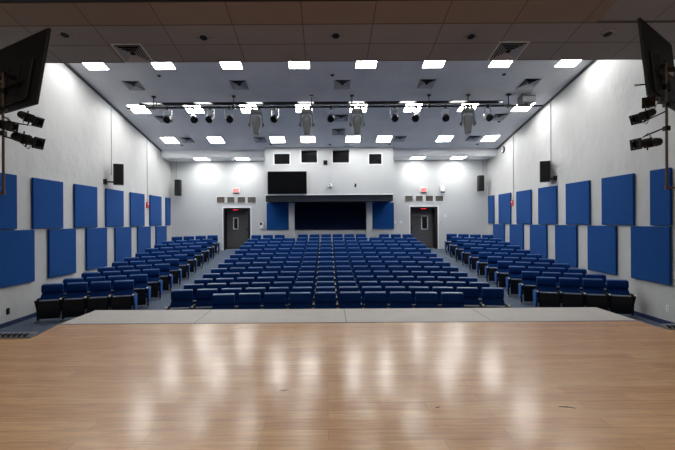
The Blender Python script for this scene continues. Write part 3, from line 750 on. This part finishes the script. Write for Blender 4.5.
def spotlight(p, d, label, clampto, k=0.52):
    """Ellipsoidal spotlight centred on p, pointing along d, its yoke reaching the clamp on a pipe."""
    t = thing('spotlight', label, 'stage light', p, direction(d), 'black spotlights on the masts')
    MB().lathe([(0.05,-0.30),(0.085,-0.27),(0.095,-0.16),(0.085,-0.10),(0.098,-0.07),(0.09,0.0)],14).build('lamp_housing', M_blkmetal, t, True)
    MB().box((-0.1,-0.1,-0.015),(0.1,0.1,0.02),0.01).build('shutter_ring', M_blkmetal, t)
    MB().lathe([(0.07,0.02),(0.072,0.18),(0.092,0.20),(0.095,0.30),(0.08,0.30),(0.075,0.26)],14).build('lens_barrel', M_blkmetal, t, True)
    MB().lathe([(0.07,0.255),(0.074,0.265)],14).build('lens', M_glassd, t)
    MB().box((-0.115,-0.115,0.285),(0.115,-0.08,0.315)).box((-0.115,0.08,0.285),(0.115,0.115,0.315)).box((-0.115,-0.115,0.285),(-0.08,0.115,0.315)).box((0.08,-0.115,0.285),(0.115,0.115,0.315)).build('gel_frame', M_blkmetal, t)
    for q, sd in ((-0.08,1),(0.03,-1)): MB().tube([(0,sd*0.09,q),(0,sd*0.15,q)],0.014,6).build('shutter_handle', M_blkmetal, t)
    t.scale = (k,k,k)
    inv = (Matrix.Translation(p) @ t.rotation_quaternion.to_matrix().to_4x4() @ Matrix.Scale(k,4)).inverted()
    c = inv @ Vector(clampto)
    side = Vector((c.y, -c.x, 0)).normalized() if Vector((c.x,c.y,0)).length > 0.02 else Vector((1,0,0))
    top = Vector((c.x, c.y, 0)); top = top.normalized()*0.17 if top.length > 0.02 else Vector((0,0.17,0))
    y = MB(); y.tube([side*0.115-top*0.05, side*0.115+top, -side*0.115+top, -side*0.115-top*0.05],0.011,6)
    y.build('yoke', M_silver, t)
    MB().tube([top, c],0.016,6).build('clamp_arm', M_blkmetal, t)
    return t
for s in (-1, 1):
    if s < 0:
        corner, axis, n1, L, W, tilt = Vector((-3.525,4.57,CH+1.455)), (-0.885,0.466,0), (0.466,0.885,0), 1.0, 1.45, math.radians(8.5)
        mx, my, pxl, endy = -4.03, 4.70, 3.4, 193.5
        lab = 'black flat display seen from behind, hanging on the side with the black outlet'
    else:
        corner, axis, n1, L, W, tilt = Vector((3.975,4.63,CH+1.53)), (0.82,0.57,0), (-0.57,0.82,0), 1.0, 1.30, math.radians(5)
        mx, my, pxl, endy = 4.285, 4.75, 665.7, 188.0
        lab = 'black flat display seen edge on from behind, hanging on the side with the clock'
    t, M, o = display(corner, axis, n1, L, W, tilt, lab)
    zb = at(pxl, endy, my).z
    inv = M.inverted()
    # arm from the display back to the mast
    pm = inv @ Vector((mx,my,corner.z+0.42))
    MB().tube([(pm.x,-o*0.05,pm.z),(pm.x,pm.y,pm.z)],0.03,8).build('mount_arm', M_blkmetal, t)
    m = thing('pipe_mast', 'brown vertical pipe mast with elbow at foot, ' + ('side of the black outlet' if s < 0 else 'side of the clock'), 'pipe', (mx,my,zb), group='pipe masts beside the stage')
    top = corner.z + 0.42 - zb
    MB().tube([(0,0,0),(0,0,top)],0.015,10).build('pole', M_pipe, m)
    ex = (-6.9 if s < 0 else 7.3) - mx
    MB().tube([(0,0,top-0.06),(ex,0.06,top-0.06)],0.035,10).build('wall_arm', M_blkmetal, m)
    MB().box((min(ex,ex-s*0.03),-0.1,top-0.2),(max(ex,ex-s*0.03),0.14,top+0.08)).build('wall_bracket', M_blkmetal, m)
    MB().tube([(0,0,0),(s*0.5,0,0.01)],0.013,8).build('foot_pipe', M_pipe, m)
    MB().lathe([(0.018,-0.02),(0.022,0),(0.018,0.04)],10).build('elbow', M_pipe, m, True)
    for zz in (0.72,1.02,1.25): MB().box((-0.03,-0.03,zz),(0.03,0.03,zz+0.06),0.006).build('pipe_clamp', M_blkmetal, m)
if True:
    sp = []
    Yl = 4.55
    sp.append((at(29,118,Yl), (0.82,-0.22,-0.36), 'upper black spotlight on the mast by the black outlet wall', (-4.03,4.70,at(3.4,121,4.7).z)))
    sp.append((at(26,139.5,Yl), (0.92,-0.12,-0.28), 'lower black spotlight on the mast by the black outlet wall', (-4.03,4.70,at(3.4,136,4.7).z), 0.6))
    sp.append((at(4,125,4.5), (0.85,-0.3,-0.2), 'black spotlight partly behind the mast, just under the display', (-4.03,4.70,at(3.4,116,4.7).z)))
    Yr = 4.6
    sp.append((at(644.5,115.5,Yr), (-0.84,-0.22,-0.34), 'upper black spotlight on the mast by the clock wall', (4.285,4.75,at(665.7,111,4.75).z)))
    sp.append((at(648,143,Yr), (-0.95,-0.15,-0.12), 'lower black spotlight on the mast by the clock wall', (4.285,4.75,at(665.7,127,4.75).z), 0.58))
    sp.append((at(648,102,4.42), (-0.6,-0.75,-0.25), 'small black spotlight tucked under the edge of the display', (4.285,4.75,at(665.7,104,4.75).z)))
    for a in sp: spotlight(*a)
p = at(634.6,85,4.65); q = at(646,84.4,4.68)
t = thing('sensor_rod', 'thin dark rod sticking out beside the hanging display', 'rod', q)
MB().tube([(0,0,0), p-q],0.008,6).build('rod', M_blkmetal, t); MB().tube([p-q+Vector((-0.005,0,0)), p-q+Vector((0.05,0,0))],0.014,6).build('tip', M_louver, t)

# ------------------------------------------------------------------ theatre seats
W2 = 0.25
def seat_meshes():
    d = {}
    # backrest cushion: lumbar pad bulging forward below, flatter head pad above, crease between (front is -y)
    front = [(-0.16,0.40),(-0.17,0.45),(-0.165,0.52),(-0.13,0.62),(-0.085,0.685),(-0.025,0.70),(-0.028,0.73),(-0.092,0.768),(-0.098,0.85),(-0.088,0.915),(-0.072,0.936),(-0.012,0.94)]
    back = [(0.012,0.93),(-0.02,0.70),(-0.07,0.40)]
    m = MB(); m.prof_x(front+back, -W2+0.002, W2-0.002)
    es = [e for e in m.bm.edges if abs(e.verts[0].co.x-e.verts[1].co.x) < 1e-6]
    bmesh.ops.bevel(m.bm, geom=es, offset=0.014, segments=2, affect='EDGES', profile=0.6)
    d['backrest'] = m.mesh('backrest', M_fab, True)
    # moulded shell behind, its lip showing above the cushion
    m = MB(); m.prof_x([(0.014,0.925),(-0.06,0.938),(-0.058,0.956),(0.030,0.962),(0.045,0.948),(0.012,0.70),(-0.04,0.32),(-0.07,0.32),(-0.018,0.70)], -W2+0.016, W2-0.016)
    d['back_shell'] = m.mesh('back_shell', M_shell, True)
    # tipped-up seat: cushion behind, black pan in front
    m = MB(); m.prof_x([(-0.235,0.17),(-0.19,0.13),(-0.14,0.18),(-0.165,0.40),(-0.19,0.545),(-0.225,0.575),(-0.265,0.565),(-0.272,0.53)], -W2+0.02, W2-0.02)
    es = [e for e in m.bm.edges if abs(e.verts[0].co.x-e.verts[1].co.x) < 1e-6]
    bmesh.ops.bevel(m.bm, geom=es, offset=0.012, segments=2, affect='EDGES', profile=0.6)
    d['seat'] = m.mesh('seat', M_fab, True)
    m = MB(); m.prof_x([(-0.276,0.54),(-0.252,0.545),(-0.23,0.14),(-0.195,0.10),(-0.215,0.075),(-0.265,0.12),(-0.30,0.36)], -W2+0.012, W2-0.012)
    d['seat_pan'] = m.mesh('seat_pan', M_blk, True)
    m = MB(); m.box((-W2+0.03,-0.285,0.552),(W2-0.03,-0.235,0.582),0.01)  # added pale strip, a painted highlight along the seat edge
    d['seat_edge_highlight'] = m.mesh('seat_edge_highlight', M_edgelight)
    def arm(x):
        m = MB(); m.box((x-0.022,-0.33,0.585),(x+0.022,-0.02,0.612),0.01)
        a = m.mesh('armrest', M_arm)
        m = MB(); m.box((x-0.024,-0.345,0.580),(x+0.024,-0.285,0.616),0.012)
        p = m.mesh('arm_tip', M_tip)
        m = MB(); m.prof_x([(-0.32,0.55),(-0.30,0.585),(0.0,0.585),(0.0,0.42),(-0.10,0.30),(-0.12,0.03),(-0.20,0.03),(-0.22,0.32)], x-0.018, x+0.018)
        s = m.mesh('leg', M_blkmetal)
        m = MB(); m.box((x-0.026,-0.27,0.0),(x+0.026,-0.06,0.025),0.006)
        f = m.mesh('foot', M_foot)
        return a, s, f, p
    d['L'] = arm(-0.29); d['R'] = arm(0.29)
    def endp(x, s):
        m = MB(); m.prof_x([(-0.33,0.57),(-0.27,0.58),(0.02,0.58),(0.0,0.42),(-0.06,0.16),(-0.24,0.16),(-0.31,0.34)], min(x,x+s*0.03), max(x,x+s*0.03))
        return m.mesh('end_panel', M_endp)
    d['endL'] = endp(-0.309,-1); d['endR'] = endp(0.309,1)
    return d
SM = seat_meshes()
def build_seat(left, right, endl, endr):
    t = thing('theatre_seat', 'x', 'theatre seat')
    put('backrest', SM['backrest'], t); put('back_shell', SM['back_shell'], t)
    s = put('seat', SM['seat'], t); put('seat_pan', SM['seat_pan'], s); put('seat_edge_highlight', SM['seat_edge_highlight'], s)
    for flag, key in ((left,'L'),(right,'R')):
        if flag:
            a, l, f, p = SM[key]
            ar = put('armrest', a, t); put('arm_tip', p, ar); lg = put('leg', l, t); put('foot', f, lg)
    if endl: put('end_panel', SM['endL'], t)
    if endr: put('end_panel', SM['endR'], t)
    return t
PROTO = {}
def place_seat(x, y, rz, kind, label, group):
    if kind not in PROTO:
        o = build_seat(*kind); PROTO[kind] = (o, kids(o), {c: kids(c) for c in kids(o)})
    else:
        src, ch, sub = PROTO[kind]
        o = src.copy(); COL.objects.link(o)
        for c in ch:
            d = c.copy(); COL.objects.link(d); d.parent = o
            for g in sub[c]:
                e = g.copy(); COL.objects.link(e); e.parent = d
    o.location = (x, y, floor_z(y-0.15)); o.rotation_euler = (0,0,rz)
    o['label'] = label; o['group'] = group
CXC = 0.24
def rown(k, n): return 'front row' if k == 0 else ('back row' if k == n-1 else ORD[k]+' row')
for k in range(14):
    js = list(range(-4,6)) if k == 0 else list(range(-6,8))
    skip = {-3, 4} if k == 13 else set()
    js2 = [j for j in js if j not in skip]
    for i, j in enumerate(js2):
        x = -0.05 + 0.58*j
        dx = x - CXC
        y = 8.6 + 0.8*k - dx*dx/(2*25) + (0.16 if k == 0 else 0.06 if k < 4 else 0.0)
        if k == 13: y = 18.93 - dx*dx/(2*60)
        place_seat(x, y, -dx/28, (True, j == js[-1] or (j+1) in skip, False, False),
                   'blue tip-up seat, %s from left, %s, centre block' % (ORD[i], rown(k,14)), 'theatre seats of the centre block')
PHI = math.radians(15)
for side, xa, zoff, nm in ((-1,-5.72,-0.07,'side block by the black outlet wall'),(1,6.22,0.05,'side block by the clock wall')):
    for k in range(11):
        for i in range(4):
            x = xa + side*0.575*math.cos(PHI)*i
            y = 10.68 + zoff + 0.82*k - 0.58*math.sin(PHI)*i
            if k == 10: y = 18.85 - 0.16*i*0.58
            rz = -side*PHI if k < 10 else -side*math.radians(9)
            first_in, last_in = (i == 0), (i == 3)
            if side < 0: kind = (True, first_in, False, first_in)
            else: kind = (True, last_in, first_in, False)
            place_seat(x, y, rz, kind, 'blue tip-up seat, %s from aisle, %s, %s' % (ORD[i], rown(k,11), nm), 'theatre seats of the ' + nm)

# ------------------------------------------------------------------ fill lamps added over the stage to brighten it (out of the frame) and dim surround
def area(loc, sx, sy, e, col=(1,0.96,0.9)):
    l = bpy.data.lights.new('stage_fill_light', 'AREA'); l.shape = 'RECTANGLE'; l.size = sx; l.size_y = sy; l.energy = e; l.color = col
    o = bpy.data.objects.new('stage_fill_light', l); COL.objects.link(o); o.location = loc
    return o
for x in (-4.5, 0.2, 4.9): area((x,1.0,7.2), 1.2, 1.2, 38)
w = bpy.data.worlds.new('World'); scene.world = w; w.use_nodes = True
w.node_tree.nodes['Background'].inputs[0].default_value = (0.6,0.65,0.7,1); w.node_tree.nodes['Background'].inputs[1].default_value = 0.02

# ------------------------------------------------------------------ camera and view
cam = bpy.data.cameras.new('Camera'); co = bpy.data.objects.new('Camera', cam); COL.objects.link(co)
cam.sensor_fit = 'HORIZONTAL'; cam.sensor_width = 36.0; cam.lens = F/675*36
cam.shift_x = (337.5-VX)/675; cam.shift_y = (VY-225)/675
cam.clip_start = 0.05; cam.clip_end = 100
co.matrix_world = Matrix.Translation((0,0,CH)) @ Matrix.Rotation(math.pi/2,4,'X') @ Matrix.Rotation(-TH,4,'Z')
scene.camera = co
vs = scene.view_settings
vs.view_transform = 'Standard'; vs.look = 'None'; vs.gamma = 1.0; vs.use_curve_mapping = False; vs.exposure = 0.45
